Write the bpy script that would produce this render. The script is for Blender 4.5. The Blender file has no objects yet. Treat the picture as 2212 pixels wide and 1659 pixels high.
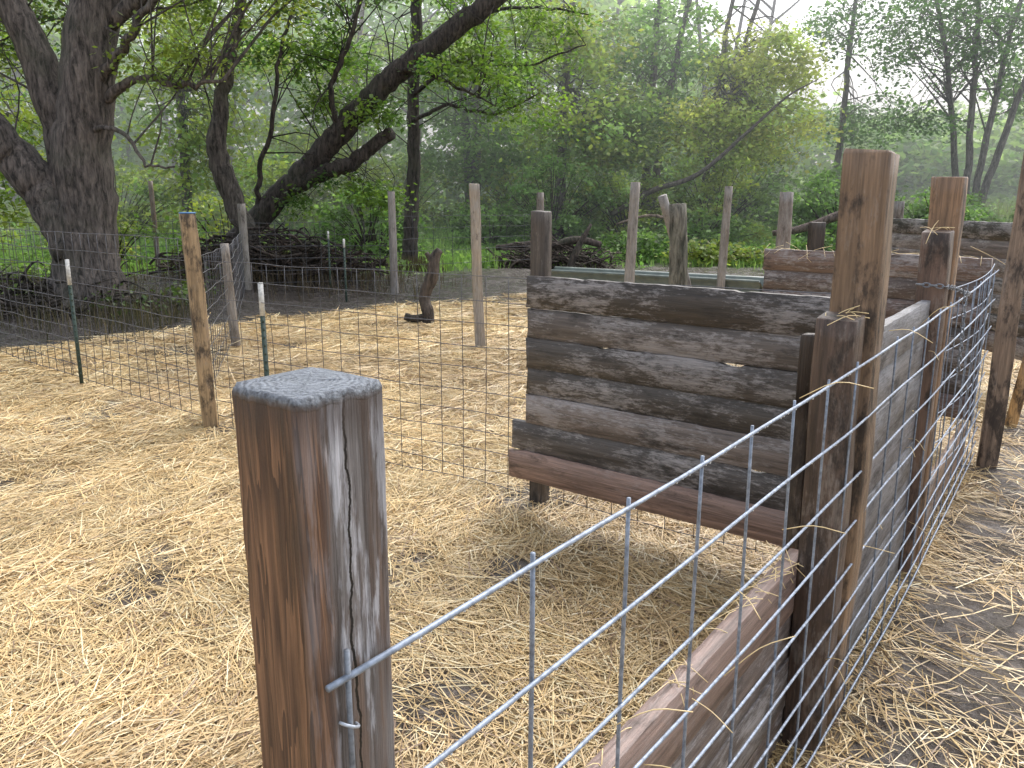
import bpy, math, numpy as np, random
from mathutils import Vector, Matrix
rng=np.random.default_rng(7); random.seed(5)
sc=bpy.context.scene
COL=sc.collection
# ---------------------------------------------------------------- noise
TAB=rng.random((256,256))
def vn(x,y,s=0):
    x=np.asarray(x,float)+s*17.3; y=np.asarray(y,float)+s*31.7
    xi=np.floor(x).astype(int); yi=np.floor(y).astype(int)
    fx=x-xi; fy=y-yi; fx=fx*fx*(3-2*fx); fy=fy*fy*(3-2*fy)
    a=TAB[xi&255,yi&255]; b=TAB[(xi+1)&255,yi&255]; c=TAB[xi&255,(yi+1)&255]; d=TAB[(xi+1)&255,(yi+1)&255]
    return (a*(1-fx)+b*fx)*(1-fy)+(c*(1-fx)+d*fx)*fy
def fbm(x,y,s=0,o=4):
    r=0;a=.5;t=0
    for i in range(o):
        r=r+a*vn(np.asarray(x)*2**i,np.asarray(y)*2**i,s+i); t+=a; a*=.5
    return r/t
def sst(a,b,x):
    t=np.clip((x-a)/(b-a),0,1); return t*t*(3-2*t)
def fence_x(y): return .72*y-.635
def straw_mask(x,y):
    x=np.asarray(x,float); y=np.asarray(y,float)
    yb=np.interp(x,[-12,-5.6,-3.1,.3,2.5,5,12],[6.4,8.5,11.6,13.6,11,11.5,12])+(fbm(x*1.3,y*1.3,3)-.5)*1.6
    m=1-sst(-.5,.4,y-yb)
    n=fbm(x*1.5,y*1.5,9)*.6+fbm(x*5,y*5,4)*.4
    inside=sst(.25,.46,n)*.90+.10
    out=sst(.37,.60,n)*.76+.17
    dx=x-fence_x(y)
    side=sst(-.05,.25,dx)
    out=out*(1-.45*np.exp(-((dx-.22)/.22)**2))
    d=inside*(1-side)+out*side
    for (hx,hy,r,k) in [(-.30,2.35,.36,.75),(1.40,2.35,.50,.66),(2.3,3.0,.3,.6),(-3.3,5.6,.3,.5),(-1.6,3.4,.25,.25),(.35,2.0,.25,.6),(1.0,1.6,.4,.8),(.1,4.2,.3,.85),(-2.1,5.6,.25,.7),(-3.6,8.7,.5,.8),(1.9,3.0,.3,.7)]:
        d=d*(1-k*np.exp(-((x-hx)**2+(y-hy)**2)/(r*r)))
    return np.clip(m*d,0,1)
def grass_mask(x,y):
    e=np.interp(x,[-40,-9,-6,-3,0,5,12,30],[14,15.5,18,17.5,20,20,16.5,13])+(fbm(x*.8,y*.8,12)-.5)*3
    return sst(-.8,1.0,y-e)
def gh(x,y):
    x=np.asarray(x,float); y=np.asarray(y,float)
    far=sst(20,60,y)
    s=straw_mask(x,y)
    h=.07*(fbm(x*.9,y*.9,1)-.5)+(.03+.03*(1-s))*(fbm(x*4,y*4,2)-.5)+(1-s)*.035*(fbm(x*14,y*14,6)-.5)*(1-sst(15,25,y))
    h=h+.018*s*(fbm(x*7,y*7,8)-.4)
    h=h+.55*np.exp(-(((x+4.9)/2.0)**2+((y-15.6)/1.5)**2))+.25*np.exp(-(((x+9)/3)**2+((y-13)/2)**2))
    h=h+.16*sst(11.5,15,y)*(fbm(x*1.5,y*1.5,5)-.5)
    h=h+.5*sst(19,32,y)+far*1.2*(fbm(x*.05,y*.05,7)-.5)
    return h
# ---------------------------------------------------------------- mesh builder
class MB:
    def __init__(s): s.V=[];s.Q=[];s.T=[];s.C=[];s.n=0
    def add(s,V,Q=None,T=None,col=(1,1,1)):
        V=np.asarray(V,float).reshape(-1,3)
        if Q is not None and len(Q): s.Q.append(np.asarray(Q)+s.n)
        if T is not None and len(T): s.T.append(np.asarray(T)+s.n)
        c=np.asarray(col,float)
        if c.ndim==1: c=np.tile(c,(len(V),1))
        s.V.append(V); s.C.append(c); s.n+=len(V)
    def build(s,name,mat,origin=(0,0,0),rotz=0,parent=None,smooth=False,world=True):
        V=np.concatenate(s.V)
        if world: V=V-np.asarray(origin,float)
        C=np.concatenate(s.C); C=np.hstack([C,np.ones((len(C),1))])
        idx=[];st=[];p=0
        if s.Q:
            q=np.concatenate(s.Q); idx.append(q.ravel()); st.append(np.arange(len(q))*4+p); p+=q.size
        if s.T:
            q=np.concatenate(s.T); idx.append(q.ravel()); st.append(np.arange(len(q))*3+p); p+=q.size
        idx=np.concatenate(idx).astype(np.int32); st=np.concatenate(st).astype(np.int32)
        me=bpy.data.meshes.new(name)
        me.vertices.add(len(V)); me.vertices.foreach_set('co',V.astype(np.float32).ravel())
        me.loops.add(len(idx)); me.loops.foreach_set('vertex_index',idx)
        me.polygons.add(len(st)); me.polygons.foreach_set('loop_start',st)
        me.update(calc_edges=True)
        if smooth: me.polygons.foreach_set('use_smooth',np.ones(len(st),dtype=bool))
        a=me.color_attributes.new('Col','FLOAT_COLOR','POINT'); a.data.foreach_set('color',C.astype(np.float32).ravel())
        me.materials.append(mat)
        o=bpy.data.objects.new(name,me); COL.objects.link(o)
        o.location=origin; o.rotation_euler=(0,0,rotz)
        if parent is not None:
            o.parent=parent; o.location=Vector(origin)-parent.location
        return o
def empty(name,loc):
    o=bpy.data.objects.new(name,None); COL.objects.link(o); o.location=loc; o.empty_display_size=.2; return o
def tag(o,label,cat,group=None,kind=None):
    o['label']=label; o['category']=cat
    if group: o['group']=group
    if kind: o['kind']=kind
    return o
def struct(o,kind='structure'): o['kind']=kind; return o
def loft(mb,S,col=(1,1,1),cap=True):
    S=np.asarray(S,float); M,N,_=S.shape
    V=S.reshape(-1,3); i=np.arange(M-1)[:,None]*N; j=np.arange(N)[None,:]; k=(j+1)%N
    Q=np.stack([i+j,i+k,i+N+k,i+N+j],-1).reshape(-1,4); T=[]
    if cap:
        V=np.vstack([V,S[0].mean(0),S[-1].mean(0)]); a=M*N
        for q in range(N):
            T.append((a,(q+1)%N,q)); T.append((a+1,(M-1)*N+q,(M-1)*N+(q+1)%N))
    mb.add(V,Q,T,np.asarray(col,float))
def cat(P,n=6):
    P=np.asarray(P,float); E=np.vstack([2*P[0]-P[1],P,2*P[-1]-P[-2]]); out=[]
    for i in range(len(P)-1):
        a,b,c,d=E[i:i+4]
        for t in np.arange(n)/n:
            out.append(.5*((2*b)+(-a+c)*t+(2*a-5*b+4*c-d)*t*t+(-a+3*b-3*c+d)*t**3))
    out.append(P[-1]); return np.array(out)
def tube(mb,P,R,sides=8,col=(1,1,1),wob=0,cap=True):
    P=np.asarray(P,float); n=len(P); R=np.interp(np.linspace(0,1,n),np.linspace(0,1,len(np.atleast_1d(R))),np.atleast_1d(R))
    T=np.gradient(P,axis=0); T/=np.linalg.norm(T,axis=1)[:,None]+1e-9
    u=np.cross(T[0],[0,0,1.]); 
    if np.linalg.norm(u)<.1: u=np.cross(T[0],[0,1.,0])
    u/=np.linalg.norm(u); S=[]; a=np.arange(sides)/sides*2*math.pi
    w0=rng.random(sides)-.5
    for i in range(n):
        u=u-np.dot(u,T[i])*T[i]; u/=np.linalg.norm(u); v=np.cross(T[i],u)
        r=R[i]*(1+wob*(w0+.6*(rng.random(sides)-.5)))
        S.append(P[i]+np.outer(np.cos(a)*r,u)+np.outer(np.sin(a)*r,v))
    loft(mb,S,col,cap)
# ---------------------------------------------------------------- materials
def M(name):
    m=bpy.data.materials.new(name); m.use_nodes=True; nt=m.node_tree; nt.nodes.clear()
    out=nt.nodes.new('ShaderNodeOutputMaterial'); return m,nt,out
class N:
    def __init__(s,nt): s.nt=nt
    def n(s,t,**k):
        x=s.nt.nodes.new(t)
        for a,b in k.items(): setattr(x,a,b)
        return x
    def l(s,a,b): s.nt.links.new(a,b)
    def mapn(s,vec,scale): 
        m=s.n('ShaderNodeMapping'); s.l(vec,m.inputs['Vector']); m.inputs['Scale'].default_value=scale; return m.outputs[0]
    def noise(s,vec,scale=1,detail=5,rough=.55,dist=0):
        x=s.n('ShaderNodeTexNoise'); s.l(vec,x.inputs['Vector']); x.inputs['Scale'].default_value=scale; x.inputs['Detail'].default_value=detail
        x.inputs['Roughness'].default_value=rough; x.inputs['Distortion'].default_value=dist; return x.outputs['Fac']
    def ramp(s,f,a,b,ca=(0,0,0),cb=(1,1,1)):
        r=s.n('ShaderNodeValToRGB'); s.l(f,r.inputs[0]); e=r.color_ramp.elements
        e[0].position=a; e[0].color=(*ca,1); e[1].position=b; e[1].color=(*cb,1); return r.outputs[0]
    def mix(s,f,a,b,mode='MIX'):
        m=s.n('ShaderNodeMix',data_type='RGBA',blend_type=mode)
        if isinstance(f,(int,float)): m.inputs[0].default_value=f
        else: s.l(f,m.inputs[0])
        for q,i in ((a,6),(b,7)):
            if isinstance(q,tuple): m.inputs[i].default_value=(*q,1)
            else: s.l(q,m.inputs[i])
        return m.outputs[2]
    def math(s,op,a,b=None,c=None):
        m=s.n('ShaderNodeMath',operation=op)
        for i,q in enumerate((a,b,c)):
            if q is None: continue
            if isinstance(q,(int,float)): m.inputs[i].default_value=q
            else: s.l(q,m.inputs[i])
        return m.outputs[0]
    def attr(s): return s.n('ShaderNodeAttribute',attribute_name='Col').outputs['Color']
    def bump(s,h,st,dist=.01):
        b=s.n('ShaderNodeBump'); s.l(h,b.inputs['Height']); b.inputs['Strength'].default_value=st; b.inputs['Distance'].default_value=dist; return b.outputs[0]
    def bsdf(s,out,col,rough,nrm=None,spec=.5,metal=0):
        p=s.n('ShaderNodeBsdfPrincipled')
        if isinstance(col,tuple): p.inputs['Base Color'].default_value=(*col,1)
        else: s.l(col,p.inputs['Base Color'])
        if isinstance(rough,(int,float)): p.inputs['Roughness'].default_value=rough
        else: s.l(rough,p.inputs['Roughness'])
        p.inputs['Specular IOR Level'].default_value=spec; p.inputs['Metallic'].default_value=metal
        if nrm: s.l(nrm,p.inputs['Normal'])
        s.l(p.outputs[0],out.inputs[0]); return p
def objvec(k):
    tc=k.n('ShaderNodeTexCoord'); oi=k.n('ShaderNodeObjectInfo'); r=k.math('MULTIPLY',oi.outputs['Random'],57.0)
    a=k.n('ShaderNodeVectorMath',operation='ADD'); k.l(tc.outputs['Object'],a.inputs[0]); k.l(r,a.inputs[1]); return a.outputs[0],tc
def wood(name,axis,gray=(.27,.25,.25),ga=(.5,.62),gamt=.8,dark=(.018,.012,.01),da=(.5,.68),rough=(.35,.75),pal=4.5,pac=15,bst=.8):
    m,nt,out=M(name); k=N(nt); v,tc=objvec(k)
    sc_=lambda al,ac: tuple(al if i==axis else ac for i in range(3))
    g=k.noise(k.mapn(v,sc_(1.6,40)),1,8,.7,.5)
    f=k.noise(k.mapn(v,sc_(8,190)),1,4,.6)
    gr=k.mix(.5,k.ramp(g,.32,.68,(.35,.33,.32),(1.4,1.35,1.3)),k.ramp(f,.3,.7,(.45,.45,.45),(1.35,1.35,1.35)),'MULTIPLY')
    base=k.mix(1,k.attr(),gr,'MULTIPLY')
    big=k.noise(k.mapn(v,sc_(1.8,4)),1,3,.5)
    p=k.noise(k.mapn(v,sc_(pal,pac)),1,10,.78,.2)
    p2=k.noise(k.mapn(v,sc_(26,110)),1,6,.7)
    pm=k.math('ADD',k.math('MULTIPLY',p,.45),k.math('ADD',k.math('MULTIPLY',p2,.25),k.math('MULTIPLY',big,.30)))
    gm=k.math('MULTIPLY',k.ramp(pm,ga[0],ga[1]),gamt)
    c=k.mix(gm,base,k.mix(1,gray,k.ramp(f,.3,.7,(.55,.55,.55),(1.3,1.3,1.3)),'MULTIPLY'))
    d=k.noise(k.mapn(v,sc_(2.6,7)),1.7,9,.72)
    c=k.mix(k.math('MULTIPLY',k.ramp(d,da[0],da[1]),.85),c,dark)
    ro=k.ramp(d,.3,.7,(rough[0],)*3,(rough[1],)*3)
    h=k.math('ADD',k.math('MULTIPLY',g,.6),k.math('ADD',k.math('MULTIPLY',pm,.9),k.math('MULTIPLY',f,.3)))
    k.bsdf(out,c,ro,k.bump(h,bst,.008),.5); return m
mw_board=wood('weathered_board_wood',0,gray=(.33,.305,.30),ga=(.49,.55),gamt=.72,da=(.54,.66),dark=(.020,.016,.014),pal=6,pac=20,rough=(.28,.65),bst=.6)
mw_red=wood('reddish_board_wood',0,gray=(.32,.26,.24),ga=(.53,.60),gamt=.5,da=(.55,.67),dark=(.06,.038,.03),rough=(.25,.55),pal=7,pac=18,bst=.6)
mw_graybrd=wood('grey_board_wood',0,gray=(.25,.25,.27),ga=(.44,.55),gamt=.78,da=(.53,.66),dark=(.035,.03,.028),pal=6,pac=24)
mw_post=wood('wet_post_wood',2,gray=(.29,.25,.22),ga=(.53,.59),gamt=.45,da=(.50,.60),pal=6,pac=18,rough=(.28,.7))
mw_old=wood('old_post_wood',2,gray=(.34,.32,.30),ga=(.42,.56),gamt=.7,da=(.56,.68))
def frontwood():
    m,nt,out=M('split_post_wood'); k=N(nt); tc=k.n('ShaderNodeTexCoord'); v=tc.outputs['Object']
    sx=k.n('ShaderNodeSeparateXYZ'); k.l(v,sx.inputs[0]); X,Y,Z=sx.outputs
    g=k.noise(k.mapn(v,(20,20,1.0)),1,3,.5,1.2)
    rings=k.math('FRACT',k.math('MULTIPLY',g,13.0))
    f=k.noise(k.mapn(v,(240,240,5)),1,5,.65)
    br=k.mix(k.ramp(rings,.0,.95),(.30,.16,.088),(.09,.046,.030))
    br=k.mix(.9,br,k.ramp(f,.3,.7,(.45,.45,.45),(1.4,1.4,1.4)),'MULTIPLY')
    blot=k.noise(k.mapn(v,(14,14,2.6)),1,6,.6)
    br=k.mix(k.math('MULTIPLY',k.ramp(blot,.53,.66),.85),br,(.055,.036,.028))
    g2=k.noise(k.mapn(v,(85,85,2.4)),1,9,.78,.6)
    gy=k.ramp(g2,.38,.64,(.065,.052,.048),(.29,.275,.275))
    gy2=k.mix(k.math('MULTIPLY',k.ramp(k.noise(k.mapn(v,(38,38,2.4)),1,6,.65),.46,.56),.8),gy,k.mix(k.ramp(g2,.4,.6),(.08,.05,.037),(.19,.125,.09)))
    lm=k.math('MULTIPLY',k.ramp(k.noise(k.mapn(v,(26,26,3.4)),1.3,7,.65),.51,.57),k.ramp(Z,.95,1.15))
    light=k.mix(lm,gy2,k.mix(1,(.52,.52,.56),k.ramp(g2,.4,.6,(.5,.5,.5),(1.1,1.1,1.1)),'MULTIPLY'))
    xm=k.math('ADD',X,k.math('MULTIPLY',k.math('SUBTRACT',k.noise(k.mapn(v,(8,8,2.2)),1,4),.5),.03))
    ym=k.math('ADD',Y,k.math('MULTIPLY',k.math('SUBTRACT',k.noise(k.mapn(v,(8,8,3)),1,6,.6),.5),.07))
    c=k.mix(k.ramp(k.math('ADD',xm,.5),.541,.546),br,light)
    c=k.mix(k.math('MULTIPLY',k.ramp(k.math('ADD',ym,.5),.468,.478,(1,1,1),(0,0,0)),.75),c,br)
    wob=k.math('MULTIPLY',k.math('SUBTRACT',k.noise(k.mapn(v,(.01,.01,7)),1,6,.65),.5),.035)
    cr=k.math('ABSOLUTE',k.math('ADD',Y,wob))
    wid=k.math('MULTIPLY',k.noise(k.mapn(v,(.01,.01,3)),1,2),.0026)
    cm=k.math('MULTIPLY',k.math('LESS_THAN',cr,wid),k.math('GREATER_THAN',X,.025))
    c=k.mix(cm,c,(.006,.004,.003))
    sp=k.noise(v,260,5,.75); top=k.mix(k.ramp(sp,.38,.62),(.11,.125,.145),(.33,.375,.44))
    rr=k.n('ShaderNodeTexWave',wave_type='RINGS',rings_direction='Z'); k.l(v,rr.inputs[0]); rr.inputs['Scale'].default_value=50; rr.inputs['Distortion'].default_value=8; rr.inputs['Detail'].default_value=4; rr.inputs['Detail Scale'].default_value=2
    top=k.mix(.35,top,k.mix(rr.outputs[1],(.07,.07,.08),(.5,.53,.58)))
    tz=k.math('ADD',Z,k.math('MULTIPLY',k.math('SUBTRACT',k.noise(v,60,5),.5),.012))
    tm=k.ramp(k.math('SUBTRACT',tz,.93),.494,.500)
    wet=k.math('MULTIPLY',k.ramp(k.math('SUBTRACT',k.math('ADD',Z,k.math('MULTIPLY',k.math('SUBTRACT',k.noise(k.mapn(v,(30,30,4)),1,5),.5),.10)),.93),.455,.49),.7)
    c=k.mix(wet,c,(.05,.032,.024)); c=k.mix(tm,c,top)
    h=k.math('ADD',k.math('MULTIPLY',f,.6),k.math('SUBTRACT',k.math('MULTIPLY',g2,1.1),k.math('MULTIPLY',cm,3.0)))
    h=k.math('ADD',h,k.math('MULTIPLY',k.math('MULTIPLY',sp,tm),3.0))
    k.bsdf(out,c,k.ramp(blot,.3,.7,(.65,.65,.65),(.32,.32,.32)),k.bump(h,.75,.005),.45); return m
mw_front=frontwood()
def simple(name,rough=.6,metal=0,spec=.5,ns=40,var=.35,bst=.2):
    m,nt,out=M(name); k=N(nt); v,tc=objvec(k)
    n=k.noise(v,ns,5,.6); c=k.mix(1,k.attr(),k.ramp(n,.3,.7,(1-var,)*3,(1+var,)*3),'MULTIPLY')
    k.bsdf(out,c,rough,k.bump(n,bst,.002),spec,metal); return m
m_galv=simple('galvanised_wire',.5,.3,.5,70,.45)
m_rust=simple('fence_wire_dull',.5,.2,.5,60,.4)
m_paint=simple('painted_steel',.5,0,.5,50,.3)
m_steel=simple('trough_steel',.4,.1,.5,6,.25)
def barkm():
    m,nt,out=M('tree_bark'); k=N(nt); v,tc=objvec(k)
    g=k.noise(k.mapn(v,(11,11,2.4)),1.6,9,.72,.4); p=k.noise(v,1.3,5,.6)
    c=k.mix(1,k.attr(),k.ramp(g,.38,.66,(.2,.2,.2),(1.9,1.85,1.8)),'MULTIPLY')
    c=k.mix(k.math('MULTIPLY',k.ramp(p,.52,.72),.4),c,(.07,.085,.05))
    k.bsdf(out,c,.75,k.bump(g,1.0,.06),.35); return m
m_bark=barkm()
def leafm(name,tr=.45):
    m,nt,out=M(name); k=N(nt); c=k.attr()
    p=k.n('ShaderNodeBsdfPrincipled'); k.l(c,p.inputs['Base Color']); p.inputs['Roughness'].default_value=.45; p.inputs['Specular IOR Level'].default_value=.4
    t=k.n('ShaderNodeBsdfTranslucent'); k.l(k.mix(1,c,(1.4,1.55,.85),'MULTIPLY'),t.inputs[0])
    x=k.n('ShaderNodeMixShader'); x.inputs[0].default_value=tr; k.l(p.outputs[0],x.inputs[1]); k.l(t.outputs[0],x.inputs[2]); k.l(x.outputs[0],out.inputs[0]); return m
m_leaf=leafm('leaf',.5)
m_grass=leafm('grass_blade',.3)
def strawm():
    m,nt,out=M('straw'); k=N(nt); c=k.attr(); k.bsdf(out,c,.38,None,.5); return m
m_straw=strawm()
def groundm():
    m,nt,out=M('ground_soil'); k=N(nt); g=k.n('ShaderNodeNewGeometry'); v=g.outputs['Position']
    a=k.n('ShaderNodeAttribute',attribute_name='Col'); s=k.n('ShaderNodeSeparateColor'); k.l(a.outputs['Color'],s.inputs[0])
    n1=k.noise(v,3,8,.65); n2=k.noise(v,22,6,.7); n3=k.noise(v,90,4,.7)
    mud=k.mix(k.ramp(n1,.35,.65),(.11,.088,.073),(.24,.21,.19))
    mud=k.mix(.8,mud,k.ramp(n2,.3,.7,(.40,.40,.40),(1.35,1.35,1.35)),'MULTIPLY')
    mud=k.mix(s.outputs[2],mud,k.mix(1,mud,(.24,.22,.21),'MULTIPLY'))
    wv=k.noise(k.mapn(v,(60,9,1)),1,5,.7,2.0); wv2=k.noise(k.mapn(v,(8,70,1)),1,5,.7,2.0)
    w=k.math('MAXIMUM',wv,wv2)
    st=k.mix(k.ramp(w,.45,.68),(.27,.18,.085),(.64,.475,.24))
    st=k.mix(.5,st,k.ramp(n2,.3,.7,(.55,.55,.55),(1.25,1.25,1.25)),'MULTIPLY')
    gr=k.mix(k.ramp(n2,.35,.65),(.05,.09,.025),(.12,.20,.055))
    sm=k.math('ADD',s.outputs[0],k.math('MULTIPLY',k.math('SUBTRACT',n2,.5),.6))
    c=k.mix(k.ramp(sm,.35,.7),mud,st)
    c=k.mix(s.outputs[1],c,gr)
    ro=k.mix(k.ramp(sm,.35,.7),k.ramp(n1,.45,.62,(.08,.08,.08),(.42,.42,.42)),(.65,.65,.65))
    ro=k.mix(s.outputs[1],ro,(.8,.8,.8))
    h=k.math('ADD',k.math('MULTIPLY',n2,1.0),k.math('ADD',k.math('MULTIPLY',n3,.25),k.math('MULTIPLY',n1,.6)))
    k.bsdf(out,c,ro,k.bump(h,1.0,.045),.5); return m
m_ground=groundm()
# ---------------------------------------------------------------- ground
def axis_pts(lo,hi,step,far,g=1.18):
    a=list(np.arange(lo,hi+1e-6,step)); s=step
    while a[-1]<far: s*=g; a.append(a[-1]+s)
    b=[];x=lo;s=step
    while x>-far: s*=g; x-=s; b.append(x)
    return np.array(b[::-1]+a)
gx=axis_pts(-8,8,.08,600); gy=axis_pts(0,20,.09,600)
GX,GY=np.meshgrid(gx,gy); H=gh(GX,GY)
mb=MB(); nx=len(gx); ny=len(gy); i=np.arange(ny-1)[:,None]*nx; j=np.arange(nx-1)[None,:]
Q=np.stack([i+j,i+j+1,i+nx+j+1,i+nx+j],-1).reshape(-1,4)
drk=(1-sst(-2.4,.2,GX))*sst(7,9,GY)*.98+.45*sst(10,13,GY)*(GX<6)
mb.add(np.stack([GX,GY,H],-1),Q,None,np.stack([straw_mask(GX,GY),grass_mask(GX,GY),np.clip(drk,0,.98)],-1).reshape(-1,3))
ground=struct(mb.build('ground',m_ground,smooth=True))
# ---------------------------------------------------------------- straw
def strands(X,Y,Z0,scale=1,lift=.015):
    n=len(X); L=rng.uniform(.09,.38,n)*scale**.5*(rng.random(n)**.4*.6+.5); W=rng.uniform(.0011,.0023,n)*scale
    a=np.where(rng.random(n)<.55,rng.uniform(0,2*math.pi,n),3.5*fbm(X*1.6,Y*1.6,44)+rng.normal(0,.45,n))
    b=a+rng.normal(0,.22,n)
    z=Z0+rng.uniform(.002,lift,n)
    p1=rng.normal(0,.035,n); p2=rng.normal(0,.035,n); up=rng.random(n)<.02; p2=np.where(up,np.abs(rng.normal(0,.35,n)),p2)
    M0=np.stack([X,Y,z],-1)
    d1=np.stack([np.cos(a)*np.cos(p1),np.sin(a)*np.cos(p1),np.sin(p1)],-1); d2=np.stack([np.cos(b)*np.cos(p2),np.sin(b)*np.cos(p2),np.sin(p2)],-1)
    A=M0-d1*L[:,None]/2; B=M0+d2*L[:,None]/2
    ti=rng.normal(0,.35,n)
    sd=np.stack([-np.sin(a)*np.cos(ti),np.cos(a)*np.cos(ti),np.sin(ti)],-1)*W[:,None]
    V=np.stack([A-sd,A+sd,M0-sd,M0+sd,B-sd,B+sd],1).reshape(-1,3)
    o=np.arange(n)[:,None]*6
    Q=np.concatenate([o+np.array([0,1,3,2]),o+np.array([2,3,5,4])])
    t=rng.random(n)[:,None]
    c=np.array([.82,.625,.315])*(1-t)+np.array([.65,.445,.205])*t
    br=(.60+.52*rng.random(n))[:,None]; c=c*br
    c=np.where(rng.random(n)[:,None]<.08,np.array([.26,.17,.10]),c); c=np.where(rng.random(n)[:,None]<.13,np.array([.87,.75,.47]),c)
    C=np.repeat(np.clip(c,0,.95),6,0); return V,Q,C
NC=420000
u=rng.random(NC); ymax=16
yy=5*np.sqrt((1+(ymax/5)**2)**u-1); xx=(rng.random(NC)*2-1)*(.72*yy+.9)
keep=rng.random(NC)<straw_mask(xx,yy)*.64; xx=xx[keep]; yy=yy[keep]
V,Q,C=strands(xx,yy,gh(xx,yy),1+np.clip(yy-4,0,9)*.16)
tone=(.74+.44*fbm(xx*1.1,yy*1.1,21))*(.84+.32*fbm(xx*4,yy*4,22)); wetp=sst(.48,.64,fbm(xx*.8,yy*.8,61)); 
T_=np.repeat(tone,6)[:,None]*(1-np.repeat(wetp,6)[:,None]*np.array([.20,.22,.20])); C=np.clip(C*T_,0,.95)
mb=MB(); mb.add(V,Q,None,C)
struct(tag(mb.build('straw_bedding',m_straw),'loose yellow straw scattered over muddy ground','straw'),'stuff')
# ---------------------------------------------------------------- posts
def sec(w,d,z,dx=0,dy=0,ch=.05):
    a=w/2;b=d/2;c=w*ch
    P=[(-a+c,-b),(a-c,-b),(a,-b+c),(a,b-c),(a-c,b),(-a+c,b),(-a,b-c),(-a,-b+c)]
    return [(x+dx,y+dy,z) for x,y in P]
FD=math.atan2(1,.72)
def sqpost(x,y,h,w,rot,col,label,lean=(0,0),mat=None,group='square timber fence posts',name='fence_post',d=None):
    d=d or w; mb=MB(); zs=list(np.linspace(-.2,h-.006,30))+[h]; S=[]
    ph=random.random()*9
    for i,z in enumerate(zs):
        f=z/h; k=1+.02*math.sin(z*3+ph)
        if i==len(zs)-1: k*=.95
        q=np.array(sec(w*k,d*k,z+(random.uniform(-.002,.002)),lean[0]*f+.004*math.sin(z*4+ph),lean[1]*f)); q[:,:2]+=np.array([[float(vn(z*7,ph+e*3))-.5,float(vn(z*7,ph+e*5+40))-.5] for e in range(8)])*.005
        S.append(q)
    S=np.array(S); 
    S[-1,:,2]+=S[-1,:,0]*random.uniform(-.08,.08)+S[-1,:,1]*random.uniform(-.08,.08)
    loft(mb,S,np.array(col))
    o=mb.build(name,mat or mw_post,(x,y,float(gh(x,y))),rot,world=False)
    return tag(o,label,'fence post',group)
def logpost(x,y,h,r,col,label,lean=(0,0),bend=0,mat=None,wob=.12):
    mb=MB(); P=[];n=14
    for i in range(n):
        f=i/(n-1); z=-.15+(h+.15)*f
        P.append((lean[0]*f+bend*math.sin(f*3.1),lean[1]*f,z))
    tube(mb,P,[r*1.08,r,r*.98,r*.9],12,col,wob=wob)
    o=mb.build('log_post',mat or mw_old,(x,y,float(gh(x,y))),0,world=False,smooth=False)
    return tag(o,label,'fence post','round wooden posts around the pen')
ROT=FD-math.pi/2
mb=MB(); S=[];w=.1015;fr=1.435
def rsec(w,z,r):
    P=[];a=w/2
    for cx,cy,a0 in ((a-r,-a+r,-90),(a-r,a-r,0),(-a+r,a-r,90),(-a+r,-a+r,180)):
        for t in (0,22,45,67,90):
            an=math.radians(a0+t); P.append((cx+r*math.cos(an),cy+r*math.sin(an),z))
    return P
for z in np.linspace(-.2,fr-.007,46): S.append(rsec(w*(1+.010*math.sin(z*5)),z,.008))
for z,k in ((fr-.004,.99),(fr-.0015,.97),(fr,.94),(fr+.001,.7),(fr+.001,.35)): S.append(rsec(w*k,z,.008*k))
S=np.array(S); S[-6:,:,2]+=rng.uniform(-.0014,.0014,(6,20)); S[:-5,:,:2]+=rng.uniform(-.0006,.0006,(46,20,2))
loft(mb,S,(1,1,1))
FP=(-.192,.737,0)
fpost=tag(mb.build('fence_post',mw_front,FP,ROT-.05,world=False,smooth=True),'cracked brown and grey square post with wet rounded top','fence post','square timber fence posts')
DK=(.06,.045,.036)
sqpost(.885,2.14,1.30,.105,ROT,(.10,.068,.053),'short dark wet timber post beside a taller one, holding wire panel')
sqpost(.98,2.265,1.72,.122,ROT,(.22,.148,.095),'tall brown square timber post behind a shorter post')
sqpost(.885,2.355,1.20,.045,ROT,DK,'thin dark timber upright against the plank wall')
sqpost(1.735,3.33,1.49,.105,ROT,(.14,.088,.065),'short reddish brown timber post beside a taller one')
sqpost(1.82,3.45,1.71,.118,ROT,(.28,.175,.105),'tall orange brown timber post with chain around it')
sqpost(2.97,4.80,1.96,.112,ROT+.1,(.24,.175,.13),'tall timber post at the end of the wire panel',lean=(.03,.05))
sqpost(3.62,5.62,1.2,.08,ROT,(.45,.28,.12),'pale new timber brace leaning beside a post',lean=(.12,.1))
sqpost(.15,4.13,1.54,.082,ROT+.1,(.085,.07,.06),'dark timber post at the end of the plank divider')
o=sqpost(-2.2,5.66,1.52,.10,.5,(.36,.26,.15),'yellow brown square post with blue mark on top',lean=(-.03,.03),mat=mw_post)
mb=MB(); loft(mb,[sec(.103,.103,1.517,-.03,.03),sec(.103,.103,1.523,-.03,.03),sec(.09,.09,1.526,-.03,.03)],(.05,.16,.35)); c=mb.build('blue_cap',m_paint,(0,0,0),0,world=False); c.parent=o
sqpost(-.36,8.92,1.78,.105,.15,(.36,.30,.225),'weathered pale grey post standing in straw',lean=(-.05,0),mat=mw_old)
sqpost(2.98,8.0,1.40,.12,.4,DK,'short dark post top behind the plank divider')
logpost(-3.1,8.92,1.15,.05,(.17,.14,.11),'short grey round post on straw',lean=(-.05,0))
logpost(-4.5,13.7,1.42,.075,(.20,.18,.15),'grey round post beside dark mud')
logpost(-2.07,14.2,1.75,.07,(.20,.17,.15),'tall grey round post at the mud edge')
logpost(1.40,9.8,1.82,.065,(.22,.19,.16),'tall thin grey round post leaning slightly',lean=(.06,0))
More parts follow.
